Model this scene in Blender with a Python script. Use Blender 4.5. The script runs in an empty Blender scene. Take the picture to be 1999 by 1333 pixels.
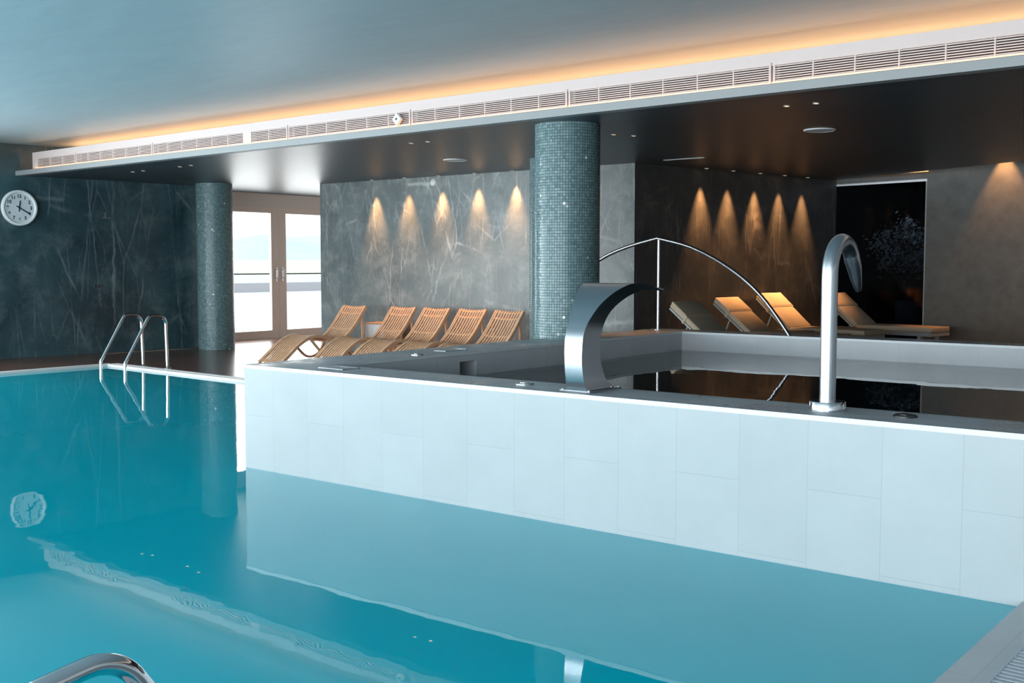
import bpy, bmesh, math, random
from mathutils import Vector, Matrix
random.seed(7)
S = bpy.context.scene
COL = S.collection
PI = math.pi
rad = math.radians

# ------------------------------------------------------------------ materials
MATS = {}
def nt(name):
    m = bpy.data.materials.new(name); m.use_nodes = True
    t = m.node_tree; t.nodes.clear()
    o = t.nodes.new('ShaderNodeOutputMaterial')
    MATS[name] = m
    return m, t, o
def nd(t, kind, **kw):
    n = t.nodes.new(kind)
    for k, v in kw.items():
        if k in n.inputs.keys(): n.inputs[k].default_value = v
        else: setattr(n, k, v)
    return n
def ln(t, a, b): t.links.new(a, b)
def c4(c): return (c[0], c[1], c[2], 1.0)

def plain(name, col, rough=.5, metal=0., spec=.5, noise=0., nscale=6., bump=0., coat=0.):
    m, t, o = nt(name)
    p = nd(t, 'ShaderNodeBsdfPrincipled')
    p.inputs['Base Color'].default_value = c4(col)
    p.inputs['Roughness'].default_value = rough
    p.inputs['Metallic'].default_value = metal
    p.inputs['Specular IOR Level'].default_value = spec
    p.inputs['Coat Weight'].default_value = coat
    if noise or bump:
        tc = nd(t, 'ShaderNodeTexCoord')
        n = nd(t, 'ShaderNodeTexNoise', Scale=nscale, Detail=6., Roughness=.6)
        ln(t, tc.outputs['Object'], n.inputs['Vector'])
        if noise:
            mx = nd(t, 'ShaderNodeMixRGB'); mx.blend_type = 'MULTIPLY'
            mx.inputs[1].default_value = c4(col)
            r = nd(t, 'ShaderNodeMapRange', **{'From Min': .3, 'From Max': .7, 'To Min': 1 - noise, 'To Max': 1 + noise})
            ln(t, n.outputs['Fac'], r.inputs['Value'])
            mx.inputs[0].default_value = 1.
            ln(t, r.outputs[0], mx.inputs[2]); ln(t, mx.outputs[0], p.inputs['Base Color'])
        if bump:
            b = nd(t, 'ShaderNodeBump', Strength=bump, Distance=.01)
            ln(t, n.outputs['Fac'], b.inputs['Height']); ln(t, b.outputs[0], p.inputs['Normal'])
    ln(t, p.outputs[0], o.inputs[0])
    return m
def emit(name, col, s):
    m, t, o = nt(name)
    e = nd(t, 'ShaderNodeEmission'); e.inputs[0].default_value = c4(col); e.inputs[1].default_value = s
    ln(t, e.outputs[0], o.inputs[0]); return m

def marble(name, dark, light, vein, rough=.35, veinamt=.6, scale=1.0, spec=.5):
    m, t, o = nt(name)
    p = nd(t, 'ShaderNodeBsdfPrincipled', Roughness=rough); p.inputs['Specular IOR Level'].default_value = spec
    tc = nd(t, 'ShaderNodeTexCoord')
    big = nd(t, 'ShaderNodeTexNoise', Scale=.9 * scale, Detail=9., Roughness=.68, Distortion=.6)
    ln(t, tc.outputs['Object'], big.inputs['Vector'])
    cr = nd(t, 'ShaderNodeValToRGB')
    cr.color_ramp.elements[0].position = .35; cr.color_ramp.elements[0].color = c4(dark)
    cr.color_ramp.elements[1].position = .68; cr.color_ramp.elements[1].color = c4(light)
    ln(t, big.outputs['Fac'], cr.inputs[0])
    prev = cr.outputs[0]
    for k, (tilt, sc, w, amt, seed) in enumerate([(10, 1.0, .012, veinamt, 0), (-14, 1.5, .015, veinamt * .8, 7.3), (34, 1.3, .012, veinamt * .6, 3.1), (-5, 2.6, .02, veinamt * .35, 11.)]):
        dn = nd(t, 'ShaderNodeTexNoise', Scale=2.2 * sc * scale, Detail=5., Roughness=.6); ln(t, tc.outputs['Object'], dn.inputs['Vector'])
        dm = nd(t, 'ShaderNodeVectorMath', operation='SCALE'); dm.inputs['Scale'].default_value = .10 / sc; ln(t, dn.outputs['Color'], dm.inputs[0])
        da = nd(t, 'ShaderNodeVectorMath', operation='ADD'); ln(t, tc.outputs['Object'], da.inputs[0]); ln(t, dm.outputs[0], da.inputs[1])
        mp = nd(t, 'ShaderNodeMapping')
        mp.inputs['Rotation'].default_value = (rad(tilt), rad(tilt), 0)
        mp.inputs['Location'].default_value = (seed, seed * .7, seed * .3)
        mp.inputs['Scale'].default_value = (sc * scale, sc * scale, .22 * sc * scale)
        ln(t, da.outputs[0], mp.inputs[0])
        a = nd(t, 'ShaderNodeTexVoronoi', Scale=1.0, feature='DISTANCE_TO_EDGE'); ln(t, mp.outputs[0], a.inputs['Vector'])
        r = nd(t, 'ShaderNodeMapRange', **{'From Min': 0., 'From Max': w, 'To Min': 1., 'To Max': 0.}); r.clamp = True
        ln(t, a.outputs['Distance'], r.inputs['Value'])
        n2 = nd(t, 'ShaderNodeTexNoise', Scale=1.7 * scale, Detail=5.); ln(t, tc.outputs['Object'], n2.inputs['Vector'])
        r2 = nd(t, 'ShaderNodeMapRange', **{'From Min': .42, 'From Max': .66, 'To Min': 0., 'To Max': amt}); r2.clamp = True
        ln(t, n2.outputs['Fac'], r2.inputs['Value'])
        mu = nd(t, 'ShaderNodeMath', operation='MULTIPLY'); ln(t, r.outputs[0], mu.inputs[0]); ln(t, r2.outputs[0], mu.inputs[1])
        mx = nd(t, 'ShaderNodeMixRGB'); mx.inputs[2].default_value = c4(vein)
        ln(t, mu.outputs[0], mx.inputs[0]); ln(t, prev, mx.inputs[1]); prev = mx.outputs[0]
    # soft cloudy bloom
    cl = nd(t, 'ShaderNodeTexNoise', Scale=2.6 * scale, Detail=10., Roughness=.75)
    ln(t, tc.outputs['Object'], cl.inputs['Vector'])
    rc = nd(t, 'ShaderNodeMapRange', **{'From Min': .5, 'From Max': .75, 'To Min': 0., 'To Max': .5 * veinamt}); rc.clamp = True
    ln(t, cl.outputs['Fac'], rc.inputs['Value'])
    mx = nd(t, 'ShaderNodeMixRGB'); mx.inputs[2].default_value = c4(vein)
    ln(t, rc.outputs[0], mx.inputs[0]); ln(t, prev, mx.inputs[1])
    ln(t, mx.outputs[0], p.inputs['Base Color'])
    ln(t, p.outputs[0], o.inputs[0])
    return m

def tiles(name, col, uax, vax, bw, bh, mort=.004, dark=.9, rough=.4, var=.05, spec=.5, offset=.5, roughvar=0., stain=.06):
    """large stone tiles; uax / vax = which object axis runs along / across the brick"""
    m, t, o = nt(name)
    p = nd(t, 'ShaderNodeBsdfPrincipled', Roughness=rough); p.inputs['Specular IOR Level'].default_value = spec
    tc = nd(t, 'ShaderNodeTexCoord'); sp = nd(t, 'ShaderNodeSeparateXYZ'); ln(t, tc.outputs['Object'], sp.inputs[0])
    cb = nd(t, 'ShaderNodeCombineXYZ'); ln(t, sp.outputs[uax], cb.inputs[0]); ln(t, sp.outputs[vax], cb.inputs[1])
    b = nd(t, 'ShaderNodeTexBrick'); b.offset = offset
    b.inputs['Scale'].default_value = 1.; b.inputs['Brick Width'].default_value = bw; b.inputs['Row Height'].default_value = bh
    b.inputs['Mortar Size'].default_value = mort; b.inputs['Mortar Smooth'].default_value = .3
    b.inputs['Color1'].default_value = c4([c * (1 - var) for c in col]); b.inputs['Color2'].default_value = c4([c * (1 + var) for c in col])
    b.inputs['Mortar'].default_value = c4([c * dark for c in col])
    ln(t, cb.outputs[0], b.inputs['Vector'])
    n = nd(t, 'ShaderNodeTexNoise', Scale=3., Detail=8., Roughness=.7); ln(t, tc.outputs['Object'], n.inputs['Vector'])
    r = nd(t, 'ShaderNodeMapRange', **{'From Min': .3, 'From Max': .7, 'To Min': 1 - stain, 'To Max': 1 + stain}); ln(t, n.outputs['Fac'], r.inputs['Value'])
    mx = nd(t, 'ShaderNodeMixRGB'); mx.blend_type = 'MULTIPLY'; mx.inputs[0].default_value = 1.
    ln(t, b.outputs['Color'], mx.inputs[1]); ln(t, r.outputs[0], mx.inputs[2]); ln(t, mx.outputs[0], p.inputs['Base Color'])
    if roughvar:
        n2 = nd(t, 'ShaderNodeTexNoise', Scale=2.2, Detail=6., Roughness=.7); ln(t, tc.outputs['Object'], n2.inputs['Vector'])
        r2 = nd(t, 'ShaderNodeMapRange', **{'From Min': .4, 'From Max': .6, 'To Min': max(.03, rough - roughvar), 'To Max': rough + roughvar}); r2.clamp = True
        ln(t, n2.outputs['Fac'], r2.inputs['Value']); ln(t, r2.outputs[0], p.inputs['Roughness'])
    ln(t, p.outputs[0], o.inputs[0])
    return m

def mosaic(name, cols, size=.03, rough=.27):
    m, t, o = nt(name)
    p = nd(t, 'ShaderNodeBsdfPrincipled'); p.inputs['Specular IOR Level'].default_value = .3
    uv = nd(t, 'ShaderNodeUVMap')
    dv = nd(t, 'ShaderNodeVectorMath', operation='SCALE'); dv.inputs['Scale'].default_value = 1 / size
    ln(t, uv.outputs[0], dv.inputs[0])
    fl = nd(t, 'ShaderNodeVectorMath', operation='FLOOR'); ln(t, dv.outputs[0], fl.inputs[0])
    fr = nd(t, 'ShaderNodeVectorMath', operation='FRACTION'); ln(t, dv.outputs[0], fr.inputs[0])
    wn = nd(t, 'ShaderNodeTexWhiteNoise'); wn.noise_dimensions = '2D'; ln(t, fl.outputs[0], wn.inputs['Vector'])
    cr = nd(t, 'ShaderNodeValToRGB'); el = cr.color_ramp.elements
    for k, c in enumerate(cols):
        pos = k / (len(cols) - 1)
        e = el[0] if k == 0 else (el[1] if k == len(cols) - 1 else el.new(pos))
        e.position = pos; e.color = c4(c)
    ln(t, wn.outputs['Value'], cr.inputs[0])
    sp = nd(t, 'ShaderNodeSeparateXYZ'); ln(t, fr.outputs[0], sp.inputs[0])
    ms = []
    for ax in (0, 1):
        s = nd(t, 'ShaderNodeMath', operation='SUBTRACT'); s.inputs[1].default_value = .5; ln(t, sp.outputs[ax], s.inputs[0])
        a = nd(t, 'ShaderNodeMath', operation='ABSOLUTE'); ln(t, s.outputs[0], a.inputs[0]); ms.append(a)
    mm = nd(t, 'ShaderNodeMath', operation='MAXIMUM'); ln(t, ms[0].outputs[0], mm.inputs[0]); ln(t, ms[1].outputs[0], mm.inputs[1])
    g = nd(t, 'ShaderNodeMath', operation='GREATER_THAN'); g.inputs[1].default_value = .435; ln(t, mm.outputs[0], g.inputs[0])
    mx = nd(t, 'ShaderNodeMixRGB'); mx.inputs[2].default_value = (.03, .05, .055, 1)
    ln(t, g.outputs[0], mx.inputs[0]); ln(t, cr.outputs[0], mx.inputs[1]); ln(t, mx.outputs[0], p.inputs['Base Color'])
    r = nd(t, 'ShaderNodeMapRange', **{'To Min': rough, 'To Max': .8}); ln(t, g.outputs[0], r.inputs['Value']); ln(t, r.outputs[0], p.inputs['Roughness'])
    # every tile tilts a little
    nm = nd(t, 'ShaderNodeBump', Strength=.35, Distance=.004)
    inv = nd(t, 'ShaderNodeMath', operation='SUBTRACT'); inv.inputs[0].default_value = 1.; ln(t, g.outputs[0], inv.inputs[1])
    ln(t, inv.outputs[0], nm.inputs['Height'])
    geo = nd(t, 'ShaderNodeNewGeometry')
    off = nd(t, 'ShaderNodeVectorMath', operation='SUBTRACT'); off.inputs[1].default_value = (.5, .5, .5); ln(t, wn.outputs['Color'], off.inputs[0])
    sc = nd(t, 'ShaderNodeVectorMath', operation='SCALE'); sc.inputs['Scale'].default_value = .10; ln(t, off.outputs[0], sc.inputs[0])
    ad = nd(t, 'ShaderNodeVectorMath', operation='ADD'); ln(t, nm.outputs[0], ad.inputs[0]); ln(t, sc.outputs[0], ad.inputs[1])
    no = nd(t, 'ShaderNodeVectorMath', operation='NORMALIZE'); ln(t, ad.outputs[0], no.inputs[0]); ln(t, no.outputs[0], p.inputs['Normal'])
    ln(t, p.outputs[0], o.inputs[0])
    return m

def planks(name, c1, c2, uax, vax, w=.14, L=2.4, rough=.3):
    m, t, o = nt(name)
    p = nd(t, 'ShaderNodeBsdfPrincipled', Roughness=rough)
    tc = nd(t, 'ShaderNodeTexCoord'); sp = nd(t, 'ShaderNodeSeparateXYZ'); ln(t, tc.outputs['Object'], sp.inputs[0])
    cb = nd(t, 'ShaderNodeCombineXYZ'); ln(t, sp.outputs[uax], cb.inputs[0]); ln(t, sp.outputs[vax], cb.inputs[1])
    b = nd(t, 'ShaderNodeTexBrick'); b.offset = .37
    b.inputs['Scale'].default_value = 1.; b.inputs['Brick Width'].default_value = L; b.inputs['Row Height'].default_value = w
    b.inputs['Mortar Size'].default_value = .003
    b.inputs['Color1'].default_value = c4(c1); b.inputs['Color2'].default_value = c4(c2); b.inputs['Mortar'].default_value = c4([c * .25 for c in c1])
    ln(t, cb.outputs[0], b.inputs['Vector'])
    mp = nd(t, 'ShaderNodeMapping'); mp.inputs['Scale'].default_value = (1.5, 26, 1); ln(t, cb.outputs[0], mp.inputs[0])
    n = nd(t, 'ShaderNodeTexNoise', Scale=1., Detail=5., Roughness=.6); ln(t, mp.outputs[0], n.inputs['Vector'])
    r = nd(t, 'ShaderNodeMapRange', **{'From Min': .3, 'From Max': .7, 'To Min': .7, 'To Max': 1.25}); ln(t, n.outputs['Fac'], r.inputs['Value'])
    mx = nd(t, 'ShaderNodeMixRGB'); mx.blend_type = 'MULTIPLY'; mx.inputs[0].default_value = 1.
    ln(t, b.outputs['Color'], mx.inputs[1]); ln(t, r.outputs[0], mx.inputs[2]); ln(t, mx.outputs[0], p.inputs['Base Color'])
    ln(t, p.outputs[0], o.inputs[0])
    return m

def water(name, tint, amp, nscale=1.2, ior=1.333, stretch=(1, 1, 1), body=None, murk=0.):
    m, t, o = nt(name)
    tc = nd(t, 'ShaderNodeTexCoord')
    mp = nd(t, 'ShaderNodeMapping'); mp.inputs['Scale'].default_value = stretch; ln(t, tc.outputs['Object'], mp.inputs[0])
    n = nd(t, 'ShaderNodeTexNoise', Scale=nscale, Detail=3., Roughness=.45); ln(t, mp.outputs[0], n.inputs['Vector'])
    b = nd(t, 'ShaderNodeBump', Strength=1., Distance=amp); ln(t, n.outputs['Fac'], b.inputs['Height'])
    f = nd(t, 'ShaderNodeFresnel', IOR=ior); ln(t, b.outputs[0], f.inputs['Normal'])
    g = nd(t, 'ShaderNodeBsdfGlossy', Roughness=.0); g.inputs[0].default_value = (1, 1, 1, 1); ln(t, b.outputs[0], g.inputs['Normal'])
    tr = nd(t, 'ShaderNodeBsdfTransparent'); tr.inputs[0].default_value = c4(tint)
    under = tr
    if body:       # cloudy, strongly coloured water body just below the surface
        df = nd(t, 'ShaderNodeBsdfDiffuse'); df.inputs[0].default_value = c4(body)
        under = nd(t, 'ShaderNodeMixShader'); under.inputs[0].default_value = murk; ln(t, tr.outputs[0], under.inputs[1]); ln(t, df.outputs[0], under.inputs[2])
    mx = nd(t, 'ShaderNodeMixShader'); ln(t, f.outputs[0], mx.inputs[0]); ln(t, under.outputs[0], mx.inputs[1]); ln(t, g.outputs[0], mx.inputs[2])
    ln(t, mx.outputs[0], o.inputs[0])
    return m
def glass(name, tint, ior=1.5, rough=0.):
    m, t, o = nt(name)
    f0 = nd(t, 'ShaderNodeFresnel', IOR=ior); ge = nd(t, 'ShaderNodeNewGeometry')
    iv = nd(t, 'ShaderNodeMath', operation='SUBTRACT'); iv.inputs[0].default_value = 1.; ln(t, ge.outputs['Backfacing'], iv.inputs[1])
    f = nd(t, 'ShaderNodeMath', operation='MULTIPLY'); ln(t, f0.outputs[0], f.inputs[0]); ln(t, iv.outputs[0], f.inputs[1])
    g = nd(t, 'ShaderNodeBsdfGlossy', Roughness=rough)
    tr = nd(t, 'ShaderNodeBsdfTransparent'); tr.inputs[0].default_value = c4(tint)
    mx = nd(t, 'ShaderNodeMixShader'); ln(t, f.outputs[0], mx.inputs[0]); ln(t, tr.outputs[0], mx.inputs[1]); ln(t, g.outputs[0], mx.inputs[2])
    ln(t, mx.outputs[0], o.inputs[0]); return m

def plaster(name, col, rough, scale=(3, 14, 3), amt=.12, spec=.5):
    """trowelled, slightly polished plaster with long brush strokes"""
    m, t, o = nt(name)
    p = nd(t, 'ShaderNodeBsdfPrincipled', Roughness=rough); p.inputs['Specular IOR Level'].default_value = spec
    tc = nd(t, 'ShaderNodeTexCoord'); mp = nd(t, 'ShaderNodeMapping'); mp.inputs['Scale'].default_value = scale
    mp.inputs['Rotation'].default_value = (0, 0, rad(38))
    ln(t, tc.outputs['Object'], mp.inputs[0])
    n = nd(t, 'ShaderNodeTexNoise', Scale=1., Detail=8., Roughness=.65, Distortion=.8); ln(t, mp.outputs[0], n.inputs['Vector'])
    r = nd(t, 'ShaderNodeMapRange', **{'From Min': .3, 'From Max': .7, 'To Min': 1 - amt, 'To Max': 1 + amt}); ln(t, n.outputs['Fac'], r.inputs['Value'])
    mx = nd(t, 'ShaderNodeMixRGB'); mx.blend_type = 'MULTIPLY'; mx.inputs[0].default_value = 1.; mx.inputs[1].default_value = c4(col)
    ln(t, r.outputs[0], mx.inputs[2]); ln(t, mx.outputs[0], p.inputs['Base Color'])
    b = nd(t, 'ShaderNodeBump', Strength=.25, Distance=.01); ln(t, n.outputs['Fac'], b.inputs['Height']); ln(t, b.outputs[0], p.inputs['Normal'])
    ln(t, p.outputs[0], o.inputs[0]); return m

M_ceil = plaster('polished_ceiling_plaster', (.44, .53, .57), .50, (1.2, 5, 1), .05, spec=.8)
M_soffit = plaster('dark_soffit_plaster', (.042, .056, .068), .38, (1.5, 9, 1), .25, spec=.4)
M_marbleL = marble('dark_green_marble', (.010, .034, .046), (.05, .105, .12), (.40, .45, .46), .28, .40, .85)
M_marbleB = marble('dark_green_marble_lit', (.10, .125, .13), (.21, .24, .24), (.62, .64, .62), .38, .6, 1.25)  # left wall's marble again; stronger light on this wall is put into the colour
M_marbleD = marble('dark_brown_marble', (.032, .034, .036), (.062, .061, .058), (.24, .22, .20), .42, .45, 1.2)
M_plast = plain('taupe_plaster_wall', (.095, .092, .084), .75, noise=.18, nscale=5., bump=.2)
M_white = plain('white_paint', (.60, .51, .49), .55)
M_lip = plain('grey_fascia_paint', (.27, .285, .29), .5)
M_wallplain = plain('beige_wall_paint', (.58, .52, .48), .7)
M_wallback = plain('white_wall_paint', (.55, .56, .57), .7)
M_mosaic = mosaic('teal_grey_mosaic', [(.10, .17, .18), (.16, .25, .25), (.20, .30, .30), (.13, .21, .22), (.26, .36, .36), (.18, .28, .29)])
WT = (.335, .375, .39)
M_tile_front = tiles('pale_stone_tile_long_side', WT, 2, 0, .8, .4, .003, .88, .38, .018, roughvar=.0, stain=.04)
M_tile_side = tiles('stone_tile_side_lightened', (.50, .52, .54), 1, 2, .8, .4, .003, .8, .4, .04)  # same stone, colour lightened to stand in for light missing on this side
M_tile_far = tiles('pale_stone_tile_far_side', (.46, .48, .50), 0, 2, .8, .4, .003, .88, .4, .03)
M_rim = tiles('wet_grey_stone_rim', (.42, .43, .45), 0, 1, .8, .41, .003, .8, .42, .05, roughvar=.15, stain=.12, spec=.3)
M_rimedge = plain('pale_rim_edge', (.60, .64, .66), .3)
M_cope = tiles('pool_coping_stone', (.40, .42, .44), 1, 0, .8, .4, .003, .85, .45, .03)
M_lining = plain('turquoise_pool_lining', (.0, .36, .50), .6, spec=.1, noise=.05, nscale=.6)
M_lining2 = tiles('dark_basin_lining', (.035, .085, .105), 0, 1, .4, .4, .004, .7, .6, .1, spec=.2)
M_water = water('pool_water_surface', (.90, 1., 1.), .0022, 1.3, body=(.0, .455, .575), murk=.86)
M_water2 = water('basin_water_surface', (.75, .95, 1.), .0022, 1.2)
M_glass = glass('window_glass', (.97, .98, .98))
M_darkglass = glass('tinted_glass', (.36, .40, .44), 1.2)
M_steel = plain('polished_steel', (.62, .64, .66), .12, 1.)
M_brushed = plain('brushed_steel', (.50, .53, .56), .27, 1.)
M_railst = plain('satin_rail_steel', (.36, .36, .37), .3, 1.)
M_chrome = plain('chrome', (.62, .64, .66), .06, 1.)
M_deck = planks('dark_wet_timber_deck', (.14, .06, .036), (.19, .085, .052), 0, 1, .14, 2.4, .22)
M_floorR = plain('grey_floor_tile', (.20, .21, .22), .4, noise=.1)
M_teak = plain('golden_teak', (.80, .49, .30), .55, noise=.12, nscale=9.)
M_cush = plain('tan_cushion_fabric', (.40, .32, .23), .9, noise=.06, nscale=60., bump=.12)
M_cushside = plain('grey_lounger_frame', (.30, .33, .33), .5)
M_rattan = plain('dark_table_body', (.05, .05, .052), .6)
M_tablew = plain('white_table_body', (.62, .63, .63), .5)
M_tabletop = planks('teak_table_top', (.45, .25, .13), (.5, .28, .15), 0, 1, .06, 2., .45)
M_doorframe = plain('taupe_door_frame', (.62, .53, .47), .5)
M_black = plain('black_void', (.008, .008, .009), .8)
M_grilleback = plain('grille_dark_backing', (.05, .025, .022), .9)
M_clockw = plain('clock_white', (.78, .80, .80), .4)
M_clockk = plain('clock_navy', (.005, .018, .035), .5)
M_plastic = plain('white_plastic', (.70, .70, .70), .45)
M_darkcap = plain('dark_drain_metal', (.06, .065, .07), .3, .8)
M_gratew = plain('white_grate', (.72, .70, .68), .5)
M_grateg = plain('grey_grate', (.40, .44, .48), .5)
M_pot = plain('dark_planter', (.06, .075, .10), .6)
M_leaf = plain('pale_dried_foliage', (.34, .36, .38), .8, noise=.2)
M_stem = plain('brown_stem', (.08, .06, .05), .8)
M_led = emit('warm_led_strip', (1., .55, .2), 1.8)
M_ledslot = emit('warm_led_slot', (1., .50, .14), 1.5)
M_lens = emit('warm_lamp_lens', (1., .55, .25), 5.)
M_slotw = emit('cool_light_slot', (.8, .9, 1.), .35)
M_terrace = plain('pale_terrace', (.80, .80, .78), .8, noise=.04)
M_grass = plain('dry_yellow_grass', (.80, .72, .48), .9, noise=.12, nscale=.4)
M_sand = plain('pale_ground', (.72, .71, .68), .9, noise=.05, nscale=.1)
M_lowwall = plain('grey_low_wall', (.40, .36, .36), .8)
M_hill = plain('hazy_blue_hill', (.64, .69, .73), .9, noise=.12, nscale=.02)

# ------------------------------------------------------------------ mesh helpers
class MB:
    def __init__(self): self.bm = bmesh.new(); self.keep = False
    def box(self, x0, x1, y0, y1, z0, z1, bev=0., mat=None):
        b = bmesh.new(); bmesh.ops.create_cube(b, size=1.)
        for v in b.verts:
            v.co = Vector(((x0 + x1) / 2 + v.co.x * (x1 - x0), (y0 + y1) / 2 + v.co.y * (y1 - y0), (z0 + z1) / 2 + v.co.z * (z1 - z0)))
        if bev: bmesh.ops.bevel(b, geom=b.edges[:], offset=bev, segments=3, affect='EDGES', profile=.5)
        if mat is not None: bmesh.ops.transform(b, matrix=mat, verts=b.verts)
        self.merge(b); return self
    def merge(self, b):
        me = bpy.data.meshes.new('t'); b.to_mesh(me); b.free(); self.bm.from_mesh(me); bpy.data.meshes.remove(me)
    def prism(self, poly, z0, z1):
        lo = [self.bm.verts.new((p[0], p[1], z0)) for p in poly]; hi = [self.bm.verts.new((p[0], p[1], z1)) for p in poly]
        n = len(poly)
        self.bm.faces.new(lo[::-1]); self.bm.faces.new(hi)
        for i in range(n): self.bm.faces.new((lo[i], lo[(i + 1) % n], hi[(i + 1) % n], hi[i]))
        return self
    def tube(self, pts, r, seg=14, cap=True):
        pts = [Vector(p) for p in pts]; rings = []
        rr = r if isinstance(r, (list, tuple)) else [r] * len(pts)
        up = None
        for i, p in enumerate(pts):
            d = (pts[min(i + 1, len(pts) - 1)] - pts[max(i - 1, 0)]).normalized()
            if up is None:
                a = Vector((0, 0, 1)) if abs(d.z) < .9 else Vector((1, 0, 0)); up = (a - d * a.dot(d)).normalized()
            else: up = (up - d * up.dot(d)).normalized()
            sd = d.cross(up)
            rings.append([self.bm.verts.new(p + (up * math.cos(2 * PI * k / seg) + sd * math.sin(2 * PI * k / seg)) * rr[i]) for k in range(seg)])
        for a, b in zip(rings, rings[1:]):
            for k in range(seg): self.bm.faces.new((a[k], a[(k + 1) % seg], b[(k + 1) % seg], b[k]))
        if cap: self.bm.faces.new(rings[0][::-1]); self.bm.faces.new(rings[-1])
        return self
    def lathe(self, prof, seg=48, c=(0, 0, 0), cap=True, uvr=None):
        rings = []
        for r, z in prof: rings.append([self.bm.verts.new((c[0] + r * math.cos(2 * PI * k / seg), c[1] + r * math.sin(2 * PI * k / seg), c[2] + z)) for k in range(seg)])
        uv = self.bm.loops.layers.uv.verify() if uvr else None
        for i, (a, b) in enumerate(zip(rings, rings[1:])):
            for k in range(seg):
                f = self.bm.faces.new((a[k], a[(k + 1) % seg], b[(k + 1) % seg], b[k]))
                if uv:
                    for l, (kk, zz) in zip(f.loops, ((k, prof[i][1]), (k + 1, prof[i][1]), (k + 1, prof[i + 1][1]), (k, prof[i + 1][1]))):
                        l[uv].uv = (kk / seg * 2 * PI * uvr, zz)
        if cap: self.bm.faces.new(rings[0][::-1]); self.bm.faces.new(rings[-1])
        return self
    def strip(self, rows, closed=False):
        """rows: list of lists of points -> quad sheet"""
        vv = [[self.bm.verts.new(p) for p in r] for r in rows]
        for a, b in zip(vv, vv[1:]):
            n = len(a)
            for k in range(n if closed else n - 1): self.bm.faces.new((a[k], a[(k + 1) % n], b[(k + 1) % n], b[k]))
        return vv
    def bar(self, path, w, th, side):
        """rectangular bar swept along path; side = constant sideways vector"""
        path = [Vector(p) for p in path]; sd = Vector(side).normalized(); rows = []
        for i, p in enumerate(path):
            d = (path[min(i + 1, len(path) - 1)] - path[max(i - 1, 0)]).normalized(); up = sd.cross(d).normalized()
            rows.append([p + sd * w / 2 + up * th / 2, p - sd * w / 2 + up * th / 2, p - sd * w / 2 - up * th / 2, p + sd * w / 2 - up * th / 2])
        vv = self.strip(rows, True); self.bm.faces.new(vv[0][::-1]); self.bm.faces.new(vv[-1]); return self
    def build(self, name, mat, parent=None, smooth=None):
        if not self.keep: bmesh.ops.recalc_face_normals(self.bm, faces=self.bm.faces)
        me = bpy.data.meshes.new(name); self.bm.to_mesh(me); self.bm.free()
        me.materials.append(mat)
        if smooth is not None:
            for p in me.polygons: p.use_smooth = True
            me.set_sharp_from_angle(angle=rad(smooth))
        o = bpy.data.objects.new(name, me); COL.objects.link(o)
        if parent is not None: o.parent = parent
        return o
def tag(o, label=None, cat=None, group=None, kind=None):
    if label: o['label'] = label
    if cat: o['category'] = cat
    if group: o['group'] = group
    if kind: o['kind'] = kind
    return o
def empty(name, loc=(0, 0, 0), rz=0., label=None, cat=None, group=None, rot=None):
    o = bpy.data.objects.new(name, None); COL.objects.link(o); o.empty_display_size = .1
    o.location = loc; o.rotation_euler = rot if rot else (0, 0, rz)
    return tag(o, label, cat, group)
def struct(o): o['kind'] = 'structure'; return o
def copy_tree(o, parent=None):
    c = o.copy(); COL.objects.link(c)
    if parent is not None: c.parent = parent
    for ch in list(o.children): copy_tree(ch, c)
    return c
def wall(name, a, b, th, z0, z1, mat):
    """wall whose visible face runs a -> b; the thickness goes to the left of a -> b"""
    a, b = Vector(a), Vector(b); d = (b - a).normalized(); n = Vector((-d.y, d.x)) * th
    return struct(MB().prism([a, b, b + n, a + n], z0, z1).build(name, mat))
def bez(pts, n=12):
    """Catmull-Rom through pts"""
    P = [Vector(p) for p in pts]; out = []
    for i in range(len(P) - 1):
        p0, p1, p2, p3 = P[max(i - 1, 0)], P[i], P[i + 1], P[min(i + 2, len(P) - 1)]
        for k in range(n):
            t = k / n
            out.append(.5 * ((2 * p1) + (p2 - p0) * t + (2 * p0 - 5 * p1 + 4 * p2 - p3) * t * t + (3 * p1 - p0 - 3 * p2 + p3) * t ** 3))
    out.append(P[-1]); return out
def fillet(pts, rs, n=8):
    """polyline with rounded corners"""
    P = [Vector(p) for p in pts]; out = [P[0]]
    for i in range(1, len(P) - 1):
        r = rs[i - 1] if isinstance(rs, (list, tuple)) else rs
        a = (P[i - 1] - P[i]).normalized(); b = (P[i + 1] - P[i]).normalized(); ang = a.angle(b)
        t = r / math.tan(ang / 2); c = P[i] + (a + b).normalized() * (r / math.sin(ang / 2))
        s, e = P[i] + a * t - c, P[i] + b * t - c
        tot = s.angle(e)
        for k in range(n + 1):
            f = k / n
            out.append(c + (s * math.sin((1 - f) * tot) + e * math.sin(f * tot)) / math.sin(tot))
    out.append(P[-1]); return out
def area(name, loc, rot, sx, sy, power, col, spread=None):
    l = bpy.data.lights.new(name, 'AREA'); l.shape = 'RECTANGLE'; l.size = sx; l.size_y = sy; l.energy = power; l.color = col
    if spread: l.spread = spread
    o = bpy.data.objects.new(name, l); COL.objects.link(o); o.location = loc; o.rotation_euler = rot; return o
def spot(name, loc, target, power, ang, blend, col, parent=None, rad_=.02):
    l = bpy.data.lights.new(name, 'SPOT'); l.energy = power; l.spot_size = rad(ang); l.spot_blend = blend; l.color = col; l.shadow_soft_size = rad_
    o = bpy.data.objects.new(name, l); COL.objects.link(o); o.location = loc
    o.rotation_euler = (Vector(target) - Vector(loc)).to_track_quat('-Z', 'Y').to_euler(); return o

ZC, ZU = 3.09, 3.62          # low soffit, main ceiling
WARM = (1., .46, .17)

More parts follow.
